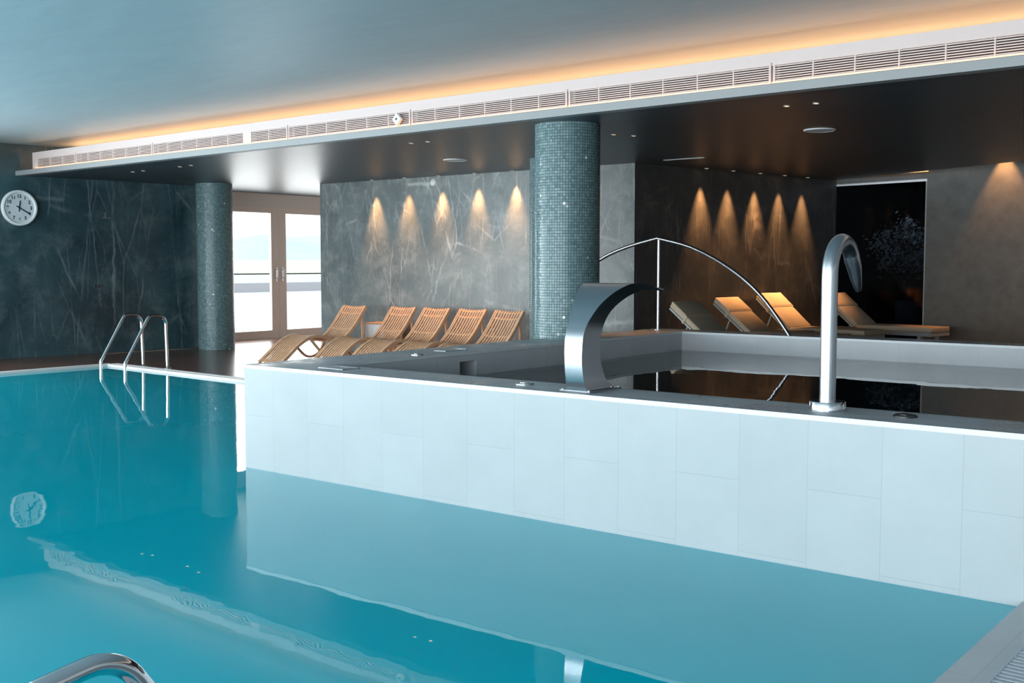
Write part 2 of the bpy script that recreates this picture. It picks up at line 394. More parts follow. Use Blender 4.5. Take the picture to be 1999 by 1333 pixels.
# ------------------------------------------------------------------ shell
LW0, LW1 = Vector((-18.35, 9.0)), Vector((-18.0, 12.8))
lwd = (LW1 - LW0).normalized(); LWs = LW0 - lwd * 16.5
wn_ = Vector((-lwd.y, lwd.x)) * .35
def lwp(s_): return LW0 + lwd * s_
wl = MB()
def lwseg(a, b, z0, z1): wl.prism([lwp(a), lwp(b), lwp(b) + wn_, lwp(a) + wn_], z0, z1)
lwseg(-16.5, -14.5, -.3, 3.75); lwseg(-2.2, (LW1 - LW0).length, -.3, 3.75); lwseg(-14.5, -2.2, -.3, .12); lwseg(-14.5, -2.2, 2.95, 3.75)
for k in (-10.5, -6.35): lwseg(k - .12, k + .12, .12, 2.95)
struct(wl.build('wall_left', M_marbleL))
for k, (a, b) in enumerate(((-14.5, -10.62), (-10.38, -6.47), (-6.23, -2.2))):
    f = MB(); n1, n2 = wn_ * .45, wn_ * .7
    for u0, u1, z0, z1 in ((a, a + .07, .12, 2.95), (b - .07, b, .12, 2.95), ((a + b) / 2 - .04, (a + b) / 2 + .04, .12, 2.95), (a, b, .12, .19), (a, b, 2.88, 2.95)):
        f.prism([lwp(u0) + n1, lwp(u1) + n1, lwp(u1) + n2, lwp(u0) + n2], z0, z1)
    wf = struct(f.build('window_%d' % (k + 7), M_doorframe))
    g = MB(); g.prism([lwp(a + .03) + wn_ * .55, lwp(b - .03) + wn_ * .55, lwp(b - .03) + wn_ * .58, lwp(a + .03) + wn_ * .58], .15, 2.92); g.build('pane', M_glass, wf)
# the wall steps back to the door facade
wall('wall_left_return', (LW1.x, LW1.y), (-18.9, 12.85), -.25, -.3, 3.2, M_marbleL)
CORE0, CORE1 = (-15.82, 14.1), (-8.85, 14.05)
O = Vector((-7.91, 19.33)); D = Vector((.985, -.174))
wall('wall_back', CORE0, CORE1, .3, -.05, 3.3, M_marbleB)
wall('wall_core_right', CORE1, O, .3, -.05, 3.6, M_marbleD)
wall('wall_core_left', CORE0, (-15.82, 22), -.3, -.05, 3.3, M_wallplain)
wall('wall_corridor_end', (-19.3, 21), (-15.5, 21), .3, -.05, 3.3, M_wallplain)
def dp(s, off=0.): return Vector((O.x + D.x * s - .174 * off, O.y + D.y * s - .985 * off))   # off > 0: toward the pool
GL = 1.73
wall('wall_right', dp(GL), dp(13), .3, .1, 3.7, M_plast)
wall('wall_lintel', dp(0), dp(GL), .3, 3.02, 3.7, M_plast)
# dim room behind the tinted glass
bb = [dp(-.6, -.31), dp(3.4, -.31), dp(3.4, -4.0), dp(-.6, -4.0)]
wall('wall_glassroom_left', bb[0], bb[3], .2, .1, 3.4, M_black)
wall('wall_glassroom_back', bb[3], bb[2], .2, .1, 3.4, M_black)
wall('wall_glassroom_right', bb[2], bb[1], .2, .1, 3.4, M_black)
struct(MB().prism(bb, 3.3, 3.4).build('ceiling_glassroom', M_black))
# walls behind and beside the camera; the near wall is a row of big windows
wall('wall_east', (6.0, 18.), (6.0, -7.0), .3, -.3, 3.75, M_wallback) 
w = MB().box(-20.5, 6.2, -7.3, -7.0, -.3, .12).box(-20.5, 6.2, -7.3, -7.0, 2.95, 3.75)
WX = [-19.6, -15.6, -11.4, -7.2, -3.0, 1.2, 5.4]
w.box(-20.5, WX[0], -7.3, -7.0, .12, 2.95); w.box(WX[-1], 6.2, -7.3, -7.0, .12, 2.95)
for x in WX[1:-1]: w.box(x - .15, x + .15, -7.3, -7.0, .12, 2.95)
struct(w.build('wall_near', M_wallback))
for i, (x0, x1) in enumerate(zip(WX, WX[1:])):
    x0 += .15 if i else 0; x1 -= .15 if i < len(WX) - 2 else 0
    f = MB()
    for a, b in ((x0, x0 + .06), ((x0 + x1) / 2 - .03, (x0 + x1) / 2 + .03), (x1 - .06, x1)): f.box(a, b, -7.2, -7.1, .12, 2.95)
    f.box(x0, x1, -7.2, -7.1, .12, .18).box(x0, x1, -7.2, -7.1, 2.89, 2.95)
    wf = struct(f.build('window_%d' % (i + 1), M_doorframe))
    MB().box(x0 + .02, x1 - .02, -7.16, -7.15, .15, 2.92).build('pane', M_glass, wf)

# fascia line (turned a little against the pool)
FP = Vector((-18.57, 9.66)); FD = (Vector((-2.27, 9.12)) - FP).normalized(); FN = Vector((FD.y, -FD.x))   # FN toward the camera
fang = math.atan2(FD.y, FD.x)
FM = Matrix.Translation((FP.x, FP.y, 0)) @ Matrix.Rotation(fang, 4, 'Z')          # local x along, local -y toward the camera
def fp(s, off): return FP + FD * s + FN * off
FL = 24.6
struct(MB().prism([(-20.5, -7.3), (6.3, -7.3), (6.3, 11.2), (-20.5, 11.2)], ZU, ZU + .15).build('ceiling', M_ceil))
slotA, slotB = Vector((-7.93, 19.2)), Vector((-.5, 15.3))
struct(MB().prism([fp(-1, .12), fp(FL, .12), (6.3, 15.3), (-.5, 15.3), slotA, (-8.2, 22), (-19.6, 22), (-19.6, 12)], ZC, ZC + .08).build('ceiling_soffit', M_soffit))
struct(MB().prism([slotA, (-.5, 15.3), (6.3, 15.3), (6.3, 20.), (-8.3, 20.)], 3.6, 3.7).build('ceiling_slot', M_soffit))
# fascia: lip, front board, cove top
ls, le = .06, FL
struct(MB().box(ls, le, -.13, 0, ZC - .002, 3.165, mat=FM).build('trim_1', M_lip))                 # grey lip
b = MB().box(.62, le, .0, .04, 3.10, 3.205, mat=FM).box(.62, le, .0, .04, 3.345, 3.46, mat=FM)
b.box(.62, .80, .0, .04, 3.205, 3.345, mat=FM).box(16.48, le, .0, .04, 3.205, 3.345, mat=FM)
b.box(.62, le, .085, .09, 3.1, 3.40, mat=FM)
struct(b.build('trim_2', M_white))
struct(MB().box(.3, le, .98, 1.02, ZC + .085, ZU - .001, mat=FM).build('cove_light_stop', M_white))  # unseen board added behind the cove to stop light leaking and bounce it
# led lines
L1 = MB().box(.70, le, -.045, -.02, 3.174, 3.184, mat=FM).build('led_strip', M_led)
tag(L1, 'warm glowing light strip in the groove under the ventilation grilles', 'light strip')
L2 = MB().box(.70, le, .70, .74, 3.355, 3.37, mat=FM).build('led_strip', M_led)
tag(L2, 'warm glowing light strip hidden on top of the fascia washing the main ceiling', 'light strip')
for k in range(6):
    s0 = .7 + k * 4.0
    c = fp(s0 + 2.0, -.72)
    a = area('cove_light', (c.x, c.y, 3.38), (0, 0, 0), 4.0, .20, 10.5, (1., .50, .22))
    X_ = Vector((FD.x, FD.y, 0)); Z_ = -Vector((FN.x * .50, FN.y * .50, .86)).normalized(); Y_ = Z_.cross(X_)
    a.rotation_euler = Matrix((X_, Y_, Z_)).transposed().to_euler()
    c = fp(s0 + 2.0, .03)
    area('groove_light', (c.x, c.y, 3.18), (rad(180), 0, fang), 4.0, .03, 6, WARM)

# ------------------------------------------------------------------ ventilation grilles
def grille(s0, s1, label):
    r = empty('ventilation_grille', (fp(s0, 0).x, fp(s0, 0).y, 3.205), fang, label, 'grille', 'ventilation grilles along the fascia')
    L = s1 - s0
    f = MB().box(0, L, -.012, .04, -.02, .0).box(0, L, -.012, .04, .14, .165)
    f.box(0, .02, -.012, .04, 0, .14).box(L - .02, L, -.012, .04, 0, .14)
    f.build('frame', M_white, r)
    MB().box(.02, L - .02, .078, .082, -.02, .16).build('backing', M_grilleback, r)
    sl = MB()
    for k in range(7):
        z = .004 + k * .0205
        sl.box(.02, L - .02, -.004, .02, z, z + .0095)
    sl.build('slats', M_white, r)
    n = max(1, round(L / .36))
    for k in range(1, n):
        x = L * k / n
        MB().box(x - .006, x + .006, -.008, .03, 0, .14).build('divider', M_white, r)
    return r
gl = [(.80, 2.05, 'white slatted ventilation grille at the far left end of the fascia, by the marble wall'),
      (2.07, 4.28, 'white slatted ventilation grille second from the far left end of the fascia'),
      (4.30, 6.50, 'white slatted ventilation grille just left of the wide blank bar in the fascia'),
      (6.64, 7.42, 'short white slatted ventilation grille just right of the wide blank bar in the fascia'),
      (7.44, 9.66, 'white slatted ventilation grille carrying the white diamond sensor at its right end'),
      (9.68, 11.93, 'white slatted ventilation grille above and left of the big mosaic column'),
      (11.95, 14.20, 'white slatted ventilation grille next right of the big mosaic column top'),
      (14.22, 16.47, 'white slatted ventilation grille nearest the camera, at the right edge of the photo'),
      (16.49, 18.74, 'white slatted ventilation grille beyond the right edge of the photo')]
for g in gl[:8]: grille(*g)
MB_blank = MB().box(6.50, 6.64, -.012, .04, 3.185, 3.37, mat=FM); struct(MB_blank.build('trim_3', M_white))
q = fp(9.48, .03)
r = empty('motion_sensor', (q.x, q.y, 3.27), fang, 'white diamond shaped sensor box fixed on the slatted grille', 'sensor')
MB().box(-.055, .055, -.03, .012, -.055, .055, .01, Matrix.Rotation(rad(45), 4, 'Y')).build('housing', M_plastic, r)
MB().lathe([(.0001, 0), (.014, 0), (.012, .008), (.0001, .01)], 16, cap=False).build('lens', M_darkcap, r).matrix_local = Matrix.Translation((0, -.03, 0)) @ Matrix.Rotation(rad(90), 4, 'X')

# ------------------------------------------------------------------ columns
def column(c, rr, label):
    o = MB().lathe([(rr, -.02), (rr, 3.12)], 96, cap=False, uvr=rr).build('mosaic_column', M_mosaic, None, 60)
    o.location = (c[0], c[1], 0)
    return tag(o, label, 'column', 'round mosaic columns')
column((-7.03, 9.80), .352, 'thick round column of teal grey mosaic at the raised pool rim, the nearest of three')
column((-9.42, 12.80), .345, 'round mosaic column half hidden directly behind the nearest column')
column((-17.33, 12.83), .335, 'round mosaic column at the left beside the glass doors and dark marble wall')

# ------------------------------------------------------------------ main pool
PX0, PX1, PY0 = -16.0, -1.31, 1.35
BK0, BK1 = Vector((-16.0, 9.74)), Vector((-7.15, 9.28))      # back edge
ZW = -.03
FX0, FX1, FY0 = -7.15, 5.9, 5.55                           # raised basin outer faces
pool_poly = [(PX0, PY0), (PX1, PY0), (PX1, FY0 + .05), (FX0 + .05, FY0 + .05), (FX0 + .05, BK1.y), (PX0, BK0.y)]
pf = MB()
n = len(pool_poly)
lo = [pf.bm.verts.new((p[0], p[1], -1.45)) for p in pool_poly]; hi = [pf.bm.verts.new((p[0], p[1], -.045)) for p in pool_poly]
pf.bm.faces.new(lo)
for i in range(n): pf.bm.faces.new((lo[i], lo[(i + 1) % n], hi[(i + 1) % n], hi[i]))
struct(pf.build('floor_pool', M_lining))
pw = MB(); pw.bm.faces.new([pw.bm.verts.new((p[0], p[1], ZW)) for p in pool_poly]); pw.keep = True
tag(pw.build('pool_water', M_water), 'turquoise still water filling the large main pool', 'water', kind='stuff')
# coping + grates
def coping_strip(name, a, b, wd, z0, z1, mat, side=1):
    a, b = Vector(a), Vector(b); d = (b - a).normalized(); nn = Vector((-d.y, d.x)) * wd * side
    return struct(MB().prism([a, b, b + nn, a + nn], z0, z1).build(name, mat))
coping_strip('trim_4', (PX1, PY0 - .16), (PX1, FY0), .16, -.2, .0, M_cope, -1)
coping_strip('trim_5', BK0, BK1, .08, -.2, .005, M_gratew)
coping_strip('trim_6', (PX0, PY0 - .16), (PX0, BK0.y + .1), .14, -.2, .005, M_gratew)
coping_strip('trim_7', (PX0, PY0), (PX1, PY0), .16, -.2, .0, M_cope, -1)
def grate(a, b, wd, side, mat, pitch, label, z=.0):
    a, b = Vector(a), Vector(b); L = (b - a).length; ang = math.atan2((b - a).y, (b - a).x)
    r = empty('overflow_grate', (a.x, a.y, z), ang, label, 'grate', 'overflow grates around the pool')
    s = MB(); k = 0
    y0, y1 = (0, wd) if side > 0 else (-wd, 0)
    while k * pitch < L - pitch: s.box(k * pitch, k * pitch + pitch * .62, y0 + .012, y1 - .012, -.03, .004); k += 1
    s.build('slats', mat, r)
    MB().box(0, L, y0, y0 + .012, -.04, .005).box(0, L, y1 - .012, y1, -.04, .005).build('side_rail', mat, r)
    MB().box(0, L, y0 + .012, y1 - .012, -.06, -.04).build('channel', M_darkcap, r)
    return r
grate((PX1 + .16, PY0), (PX1 + .16, FY0 - .02), .26, -1, M_grateg, .040, 'grey slatted overflow grate beside the pool coping at the lower right corner')
nb = Vector((-(BK1 - BK0).y, (BK1 - BK0).x)).normalized()
grate(BK0 + nb * .08, BK1 + nb * .08 - Vector((.03, 0)), .085, 1, M_gratew, .05, 'white slatted overflow grate along the far pool edge behind the ladder', .004)
# floors
deckpoly = [BK0 + nb * .165, BK1 + nb * .165, (-7.15, 12.1), (-8.85, 14.0), (-8.85, 14.3), (-15.6, 14.3), (-15.6, 21.2), (-19.1, 21.2), (-19.1, 12.7), (-18.2, 12.7), (-18.6, 8.5), (-20, -7.1), (PX0 - .14, -7.1), (PX0 - .14, BK0.y + .22)]
struct(MB().prism(deckpoly, -.2, 0.).build('floor_deck', M_deck))
struct(MB().prism([(PX0 - .14, -7.1), (6.2, -7.1), (6.2, FY0 + .02), (PX1 + .42, FY0 + .02), (PX1 + .42, PY0 - .16), (PX0 - .14, PY0 - .16)], -.2, -.001).build('floor_near', M_floorR))
struct(MB().prism([(-7.15, 11.9), (6.2, 11.9), (6.2, 19), dp(13), dp(3.6), dp(3.6, -4.2), dp(-.8, -4.2), dp(-.8), (-8.9, 14.0)], -.1, .2).build('floor_lounge', M_floorR))
MBd = MB().prism([(-17.95, 10.9), (-17.9, 10.9), (-17.72, 12.7), (-17.77, 12.7)], 0., .012)
struct(MBd.build('trim_8', M_brushed))

# ------------------------------------------------------------------ raised basin
IX0, IY0, IY1 = -6.57, 5.98, 11.5
OY1 = 11.92
ZR = .80
rb = empty('raised_pool', (FX0, FY0, 0), 0, 'raised rectangular plunge pool clad in pale stone tiles with a grey rim', 'pool')
def part(mb, name, mat, smooth=None):
    o = mb.build(name, mat, None, smooth); o.parent = rb; o.matrix_parent_inverse = Matrix.Translation((-FX0, -FY0, 0)); return o
part(MB().box(FX0, FX1, FY0, IY0, -.045, ZR - .03), 'front_wall', M_tile_front)
lw = MB().box(FX0, IX0, IY0, 7.50, -.045, ZR - .03).box(FX0, IX0, 7.73, OY1, -.045, ZR - .03)
lw.box(FX0, IX0, 7.50, 7.73, -.045, .50).box(FX0, IX0, 7.50, 7.73, .715, ZR - .03).box(FX0, IX0 - .35, 7.50, 7.73, .5, .715)
part(lw, 'left_wall', M_tile_side)
part(MB().box(IX0, FX1, IY1, OY1, -.045, ZR - .03), 'far_wall', M_tile_far)
part(MB().box(FX1 - .3, FX1, IY0, IY1, -.045, ZR - .03), 'right_wall', M_tile_side)
rim = MB().box(FX0, FX1, FY0, IY0, ZR - .03, ZR).box(FX0, IX0, IY0, OY1, ZR - .03, ZR).box(IX0, FX1, IY1, OY1, ZR - .03, ZR)
part(rim, 'rim', M_rim)
ed = MB().box(FX0 - .004, FX1, FY0 - .006, FY0 + .012, ZR - .028, ZR)
ed.box(IX0, FX1, IY0 - .008, IY0 + .004, ZR - .024, ZR).box(IX0 - .008, IX0 + .004, IY0, IY1, ZR - .024, ZR).box(IX0, FX1, IY1 - .004, IY1 + .012, ZR - .026, ZR)
part(ed, 'edge_strip', M_rimedge)
part(MB().box(IX0 + .002, FX1 - .302, IY0 + .002, IY1 - .002, -.6, -.55).box(IX0, IX0 + .01, IY0, 7.5, -.55, .54).box(IX0, IX0 + .01, 7.73, IY1, -.55, .54).box(IX0 + .01, FX1 - .31, IY1 - .01, IY1, -.55, .54).box(IX0 + .01, FX1 - .31, IY0, IY0 + .01, -.55, .54), 'lining', M_lining2)
wq = MB(); wq.bm.faces.new([wq.bm.verts.new(p) for p in ((IX0 + .001, IY0 + .001, .58), (FX1 - .301, IY0 + .001, .58), (FX1 - .301, IY1 - .001, .58), (IX0 + .001, IY1 - .001, .58))]); wq.keep = True
tag(wq.build('basin_water', M_water2), 'dark still water inside the raised plunge pool', 'water', kind='stuff')
# fittings on the rim
def cap(x, y, r_, label, mat, mat2, h=.012):
    c = empty('rim_button', (x, y, ZR), 0, label, 'pool fitting', 'round fittings set in the rim')
    MB().lathe([(r_, 0), (r_, h * .6), (r_ * .85, h), (r_ * .55, h)], 32).build('ring', mat, c, 40)
    MB().lathe([(r_ * .52, h * .3), (r_ * .52, h * 1.2), (r_ * .3, h * 1.5)], 24).build('button', mat2, c, 40)
cap(-4.49, 5.78, .062, 'pale round metal button on the front rim left of the steel waterfall', M_brushed, M_steel)
cap(-1.97, 5.79, .062, 'dark round metal fitting on the front rim right of the steel spout', M_darkcap, M_darkcap)
cap(-6.69, 7.07, .055, 'small round metal button on the left rim near the square skimmer opening', M_brushed, M_steel)
def lid(x, y, rz, label):
    c = empty('skimmer_lid', (x, y, ZR), rz, label, 'lid', 'skimmer lids in the rim')
    f = MB(); W, H = .30, .17
    f.box(-W / 2, W / 2, -H / 2, -H / 2 + .012, 0, .004).box(-W / 2, W / 2, H / 2 - .012, H / 2, 0, .004).box(-W / 2, -W / 2 + .012, -H / 2, H / 2, 0, .004).box(W / 2 - .012, W / 2, -H / 2, H / 2, 0, .004)
    f.build('frame', M_brushed, c)
    MB().box(-W / 2 + .012, W / 2 - .03, -H / 2 + .012, H / 2 - .012, 0, .003).build('cover', M_rim, c)
    MB().box(W / 2 - .03, W / 2 - .012, -H / 2 + .012, H / 2 - .012, 0, .0025).build('finger_slot', M_darkcap, c)
lid(-6.32, 5.80, 0, 'rectangular skimmer lid in the front rim near its left corner')
lid(-6.82, 7.66, rad(90), 'rectangular skimmer lid in the left rim above the square opening')

# ------------------------------------------------------------------ swan waterfall blade
# (Y, z) centre values, left x, right x for the outer face and the inner face
SW = [(5.635, .812, 5.945, .812, .078), (5.613, .873, 5.865, .862, .069), (5.598, .965, 5.815, .955, .066), (5.595, 1.06, 5.79, 1.05, .066),
      (5.606, 1.153, 5.80, 1.145, .068), (5.637, 1.219, 5.822, 1.205, .072), (5.674, 1.274, 5.845, 1.262, .084), (5.724, 1.335, 5.885, 1.315, .102),
      (5.783, 1.384, 5.945, 1.36, .122), (5.843, 1.423, 6.01, 1.395, .142), (5.901, 1.451, 6.06, 1.415, .162), (5.96, 1.47, 6.115, 1.429, .178),
      (6.02, 1.476, 6.175, 1.436, .188), (6.09, 1.474, 6.23, 1.438, .195), (6.19, 1.459, 6.29, 1.436, .20), (6.34, 1.436, 6.345, 1.424, .20)]
t = empty('waterfall_spout', (-3.965, 5.77, ZR), 0, 'curved brushed steel waterfall blade widening to its mouth on the front rim', 'waterfall spout')
so = bez([(p[0] - 5.77, p[1] - ZR, p[4]) for p in SW], 4); si = bez([(p[2] - 5.77, p[3] - ZR, p[4]) for p in SW], 4)
b = MB(); rows = []
for a_, c_ in zip(so, si):
    wdt = a_.z
    rows.append([(-wdt, a_.x, a_.y), (wdt, a_.x, a_.y), (wdt, c_.x, c_.y), (-wdt, c_.x, c_.y)])
vv = b.strip(rows, True); b.bm.faces.new(vv[0][::-1]); b.bm.faces.new(vv[-1])
b.build('blade', M_brushed, t, 35)
MB().box(-.115, .115, -.16, .20, 0, .012, .003).build('base_plate', M_steel, t)
for sx in (-.1, .1):
    for yy in (-.145, .185): MB().lathe([(.008, .012), (.008, .018), (.0001, .019)], 10, (sx, yy, 0), cap=False).build('bolt', M_steel, t)

# ------------------------------------------------------------------ water cannon spout
t = empty('water_spout', (-2.40, 5.80, ZR), 0, 'tall brushed steel pipe spout with a bent nozzle on the front rim', 'spout')
MB().lathe([(.098, 0), (.098, .045), (.094, .05), (.05, .05)], 48).build('base_ring', M_steel, t, 40)
arc = [(0, 0, .03), (0, 0, .74)]
for k in range(1, 15):
    a = PI * 1.0 * k / 14
    arc.append((0, .165 - .165 * math.cos(a), .74 + .185 * math.sin(a)))
arc = [(0, 0, .03)] + [(0, 0, .1 + .08 * i) for i in range(8)] + arc[1:]
MB().tube(arc[:-3], [.0435] * (len(arc) - 3), 32).build('pipe', M_brushed, t, 50)
nz = MB(); rows = []
cen = [Vector(arc[-4]), Vector(arc[-3]), Vector((0, .345, .78)), Vector((0, .375, .72)), Vector((0, .405, .665)), Vector((0, .415, .645))]
wid = [.0437, .0445, .042, .034, .023, .016]; thk = [.0437, .043, .038, .030, .021, .016]
for i, c in enumerate(cen):
    d = (cen[min(i + 1, len(cen) - 1)] - cen[max(i - 1, 0)]).normalized(); sx = Vector((1, 0, 0)); up = sx.cross(d)
    rows.append([c + sx * wid[i] * math.cos(2 * PI * k / 32) + up * thk[i] * math.sin(2 * PI * k / 32) for k in range(32)])
vv = nz.strip(rows, True); nz.bm.faces.new(vv[0][::-1]); nz.bm.faces.new(vv[-1])
nz.build('nozzle', M_brushed, t, 50)

# ------------------------------------------------------------------ hand rail into the basin
h = empty('handrail', (-6.99, 11.62, ZR), 0, 'arched steel handrail with one upright post dipping into the raised pool', 'handrail')
def hr(p): return (p[0] + 6.99, 0, p[1] - ZR)
left = [hr(p) for p in ((-8.75, .0), (-8.74, .5), (-8.62, .95), (-8.28, 1.36), (-7.83, 1.65), (-7.45, 1.80), (-6.99, 1.91))]
right = [hr(p) for p in ((-6.99, 1.91), (-6.51, 1.79), (-6.04, 1.56), (-5.65, 1.265), (-5.33, .88), (-5.13, .56), (-4.85, .0))]
MB().tube(bez(left, 8), .022, 16).build('curved_rail', M_railst, h, 50)
MB().tube(bez(right, 8), .022, 16).build('curved_rail', M_railst, h, 50)
MB().tube([hr((-6.97, ZR)), hr((-6.97, 1.895))], .017, 16).build('post', M_railst, h, 50)
MB().lathe([(.05, 0), (.05, .006), (.02, .01)], 24, (.02, 0, 0)).build('flange', M_steel, h, 40)

# ------------------------------------------------------------------ pool ladders (grab rails)
def ladder(xs, ydeck, sgn, label, top=.79, name='pool_ladder'):
    """deck feet at ydeck; the pool side lies toward sgn * y"""
    r = empty(name, (xs[0], ydeck, 0), 0, label, 'pool ladder')
    for x in xs:
        X = x - xs[0]
        P = [(X, 0, 0), (X, 0, top + .02), (X, sgn * .34, top - .02), (X, sgn * .74, .13), (X, sgn * .74, -1.15)]
        P = [(X, 0, 0), (X, sgn * .02, top + .0), (X, sgn * .36, top - .03), (X, sgn * .73, .12), (X, sgn * .73, -1.15)]
        path = fillet([P[0], (X, sgn * .02, top - .0), (X, sgn * .30, top + .04), P[3], P[4]], [.13, .13, .12], 10)
        MB().tube(path, .024, 20).build('grab_rail', M_chrome, r, 60)
        MB().lathe([(.05, 0), (.05, .008), (.028, .018)], 24, (X, 0, 0)).build('foot_flange', M_steel, r, 40)
    for k in range(3):
        x0, x1 = 0, xs[1] - xs[0]
        MB().box(min(x0, x1), max(x0, x1), sgn * .73 - .04, sgn * .73 + .04, -.42 - .28 * k, -.39 - .28 * k).build('tread', M_steel, r)
ladder((-15.33, -14.68), 9.95, -1, 'polished steel pool ladder at the far pool edge before the dark marble wall')
ladder((-2.17, -1.57), 1.025, 1, 'chrome pool ladder rail arching up at the bottom left corner of the photo', .70)

# ------------------------------------------------------------------ clock and wall bits
cr_ = -math.atan2(lwd.x, lwd.y)
cpos = LW0 + lwd * .55
ck = empty('wall_clock', (cpos.x, cpos.y, 2.545), 0, 'round white wall clock with navy numerals on the dark marble wall', 'clock', rot=(rad(90), 0, rad(90) + cr_))
MB().lathe([(.285, .0), (.302, .03), (.302, .065), (.292, .082), (.268, .086), (.252, .070), (.252, .0)], 72, cap=False).build('rim', M_clockw, ck, 40)
MB().lathe([(.0001, .056), (.254, .056), (.254, .05), (.0001, .05)], 64, cap=False).build('dial', plain('clock_dial', (.66, .70, .73), .5), ck)
for k in range(1, 13):
    cu = bpy.data.curves.new('n', 'FONT'); cu.body = str(k); cu.size = .078; cu.align_x = 'CENTER'; cu.align_y = 'CENTER'; cu.extrude = .001; cu.offset = .0022
    to = bpy.data.objects.new('n', cu); me = bpy.data.meshes.new_from_object(to); me.name = 'numeral'
    a = rad(90 - 30 * k)
    me.transform(Matrix.Translation((.195 * math.cos(a), .195 * math.sin(a), .0575)))
    me.materials.clear(); me.materials.append(M_clockk)
    no = bpy.data.objects.new('numeral', me); COL.objects.link(no); no.parent = ck
    bpy.data.objects.remove(to); bpy.data.curves.remove(cu)
MB().box(-.009, .009, -.06, .125, .059, .063, mat=Matrix.Rotation(rad(-8), 4, 'Z')).build('hour_hand', M_clockk, ck)
MB().box(-.0085, .0085, -.06, .20, .064, .068, mat=Matrix.Rotation(rad(-120), 4, 'Z')).build('minute_hand', M_clockk, ck)
MB().lathe([(.014, .058), (.014, .072)], 20).build('hub', M_clockk, ck)
q = LW0 + lwd * 2.09
s = empty('wall_hook', (q.x, q.y, 2.42), 0, 'small metal T shaped fitting on the dark marble wall right of the clock', 'fitting', rot=(rad(90), 0, rad(90) + cr_))
MB().box(-.09, .09, -.006, .006, 0, .05).build('bar', M_brushed, s)
MB().box(-.008, .008, .006, .10, 0, .02).build('stem', M_brushed, s)
q = LW0 + lwd * 1.9
s = empty('wall_valve', (q.x, q.y, 1.20), 0, 'tiny metal valve plate low on the dark marble wall left of the ladder', 'fitting', rot=(rad(90), 0, rad(90) + cr_))
MB().box(-.05, .05, -.02, .02, 0, .012, .004).build('plate', M_darkcap, s)
MB().lathe([(.012, .012), (.012, .03)], 12).build('knob', M_brushed, s)
s = empty('smoke_detector', (-12.93, 14.1, 2.99), 0, 'small round pale detector high on the grey marble wall between the wall lights', 'detector', rot=(rad(90), 0, 0))
MB().lathe([(.06, 0), (.06, .02), (.045, .035), (.0001, .04)], 28, cap=False).build('body', M_plastic, s, 40)
MB().lathe([(.018, .036), (.015, .045), (.0001, .047)], 16, cap=False).build('sensor_dome', M_clockw, s, 40)

# ------------------------------------------------------------------ lamps in the soffit
def downlight(x, y, label, group, spotp=0, ang=50, tgt=None, z=ZC, r_=.04, blend=.6):
    o = empty('downlight', (x, y, z), 0, label, 'downlight', group)
    MB().lathe([(r_, 0), (r_, -.006), (r_ * .78, -.008), (r_ * .74, 0)], 24, cap=False).build('trim_ring', M_lip, o, 40)
    MB().lathe([(.0001, -.003), (r_ * .76, -.003), (r_ * .76, 0)], 20, cap=False).build('lens', M_lens, o)
    if spotp:
        t_ = tgt if tgt else (x, y, 0)
        spot('downlight_beam', (x, y, z - .02), t_, spotp, ang, blend, WARM, rad_=.015)
    return o
grpB = 'wall washers before the grey marble wall'
ordn = ['first', 'second', 'third', 'fourth', 'fifth']
for k, x in enumerate((-14.30, -13.50, -12.70, -11.90, -11.10)):
    downlight(x, 13.97, 'tiny warm ceiling spot washing the grey marble wall, %s from the left' % ordn[k], grpB, 250, 46, (x, 14.0, 0), blend=1.)
wd_ = (O - Vector(CORE1)).normalized(); wn = Vector((wd_.y, -wd_.x))
for k, tt in enumerate((1.52, 2.20, 2.92, 3.60, 4.28)):
    p = Vector(CORE1) + wd_ * tt + wn * .12
    p2 = p - wn * .02
    downlight(p.x, p.y, 'tiny warm ceiling spot washing the dark recess wall, %s from the left' % ordn[k], 'wall washers before the dark recess wall', 470, 46, (p2.x, p2.y, 0), blend=1.)
for k, s_ in enumerate((3.05, 4.1)):
    p = dp(s_, .16)
    downlight(p.x, p.y, ['warm spot over the taupe wall right of the tinted glass', 'warm spot over the taupe wall at the right edge of the photo'][k], 'spots over the taupe wall', 160, 60, (dp(s_, .12).x, dp(s_, .12).y, 0), z=3.6, blend=.6)
pairs = [(-9.56, 10.02, 'small warm downlight left of the big mosaic column, left one of its pair', 0), (-9.28, 10.02, 'small warm downlight left of the big mosaic column, right one of its pair', 0),
         (-7.10, 10.81, 'small warm downlight right of the big mosaic column, left one of its pair', 22), (-6.98, 11.05, 'small warm downlight right of the big mosaic column, right one of its pair', 32),
         (-4.55, 9.89, 'small warm downlight at the upper right near the ceiling disc, left one of its pair', 9), (-4.26, 9.89, 'small warm downlight at the upper right near the ceiling disc, right one of its pair', 9),
         (-16.05, 10.31, 'small pale downlight at the left above the ladder, first from the left', 0), (-15.74, 10.30, 'small pale downlight at the left above the ladder, second from the left', 0),
         (-14.64, 10.22, 'small pale downlight at the left above the ladder, third from the left', 0), (-14.30, 10.18, 'small pale downlight at the left above the ladder, fourth from the left', 0)]
for x, y, lb, pw_ in pairs: downlight(x, y, lb, 'paired downlights in the dark soffit', pw_, 44, r_=.032)
for x, y, lb in ((-10.61, 12.03, 'white round ceiling disc before the grey marble wall, left of the big column'), (-5.07, 11.88, 'white round ceiling disc over the raised pool, right of the big column')):
    c = empty('ceiling_speaker', (x, y, ZC), 0, lb, 'ceiling speaker', 'round ceiling speakers')
    MB().lathe([(.175, 0), (.175, -.008), (.16, -.014), (.155, -.010)], 48).build('rim', M_plastic, c, 40)
    MB().lathe([(.0001, -.011), (.153, -.011), (.153, 0)], 48, cap=False).build('mesh_cover', plain('speaker_mesh_%d' % int(-x), (.62, .64, .66), .6), c)
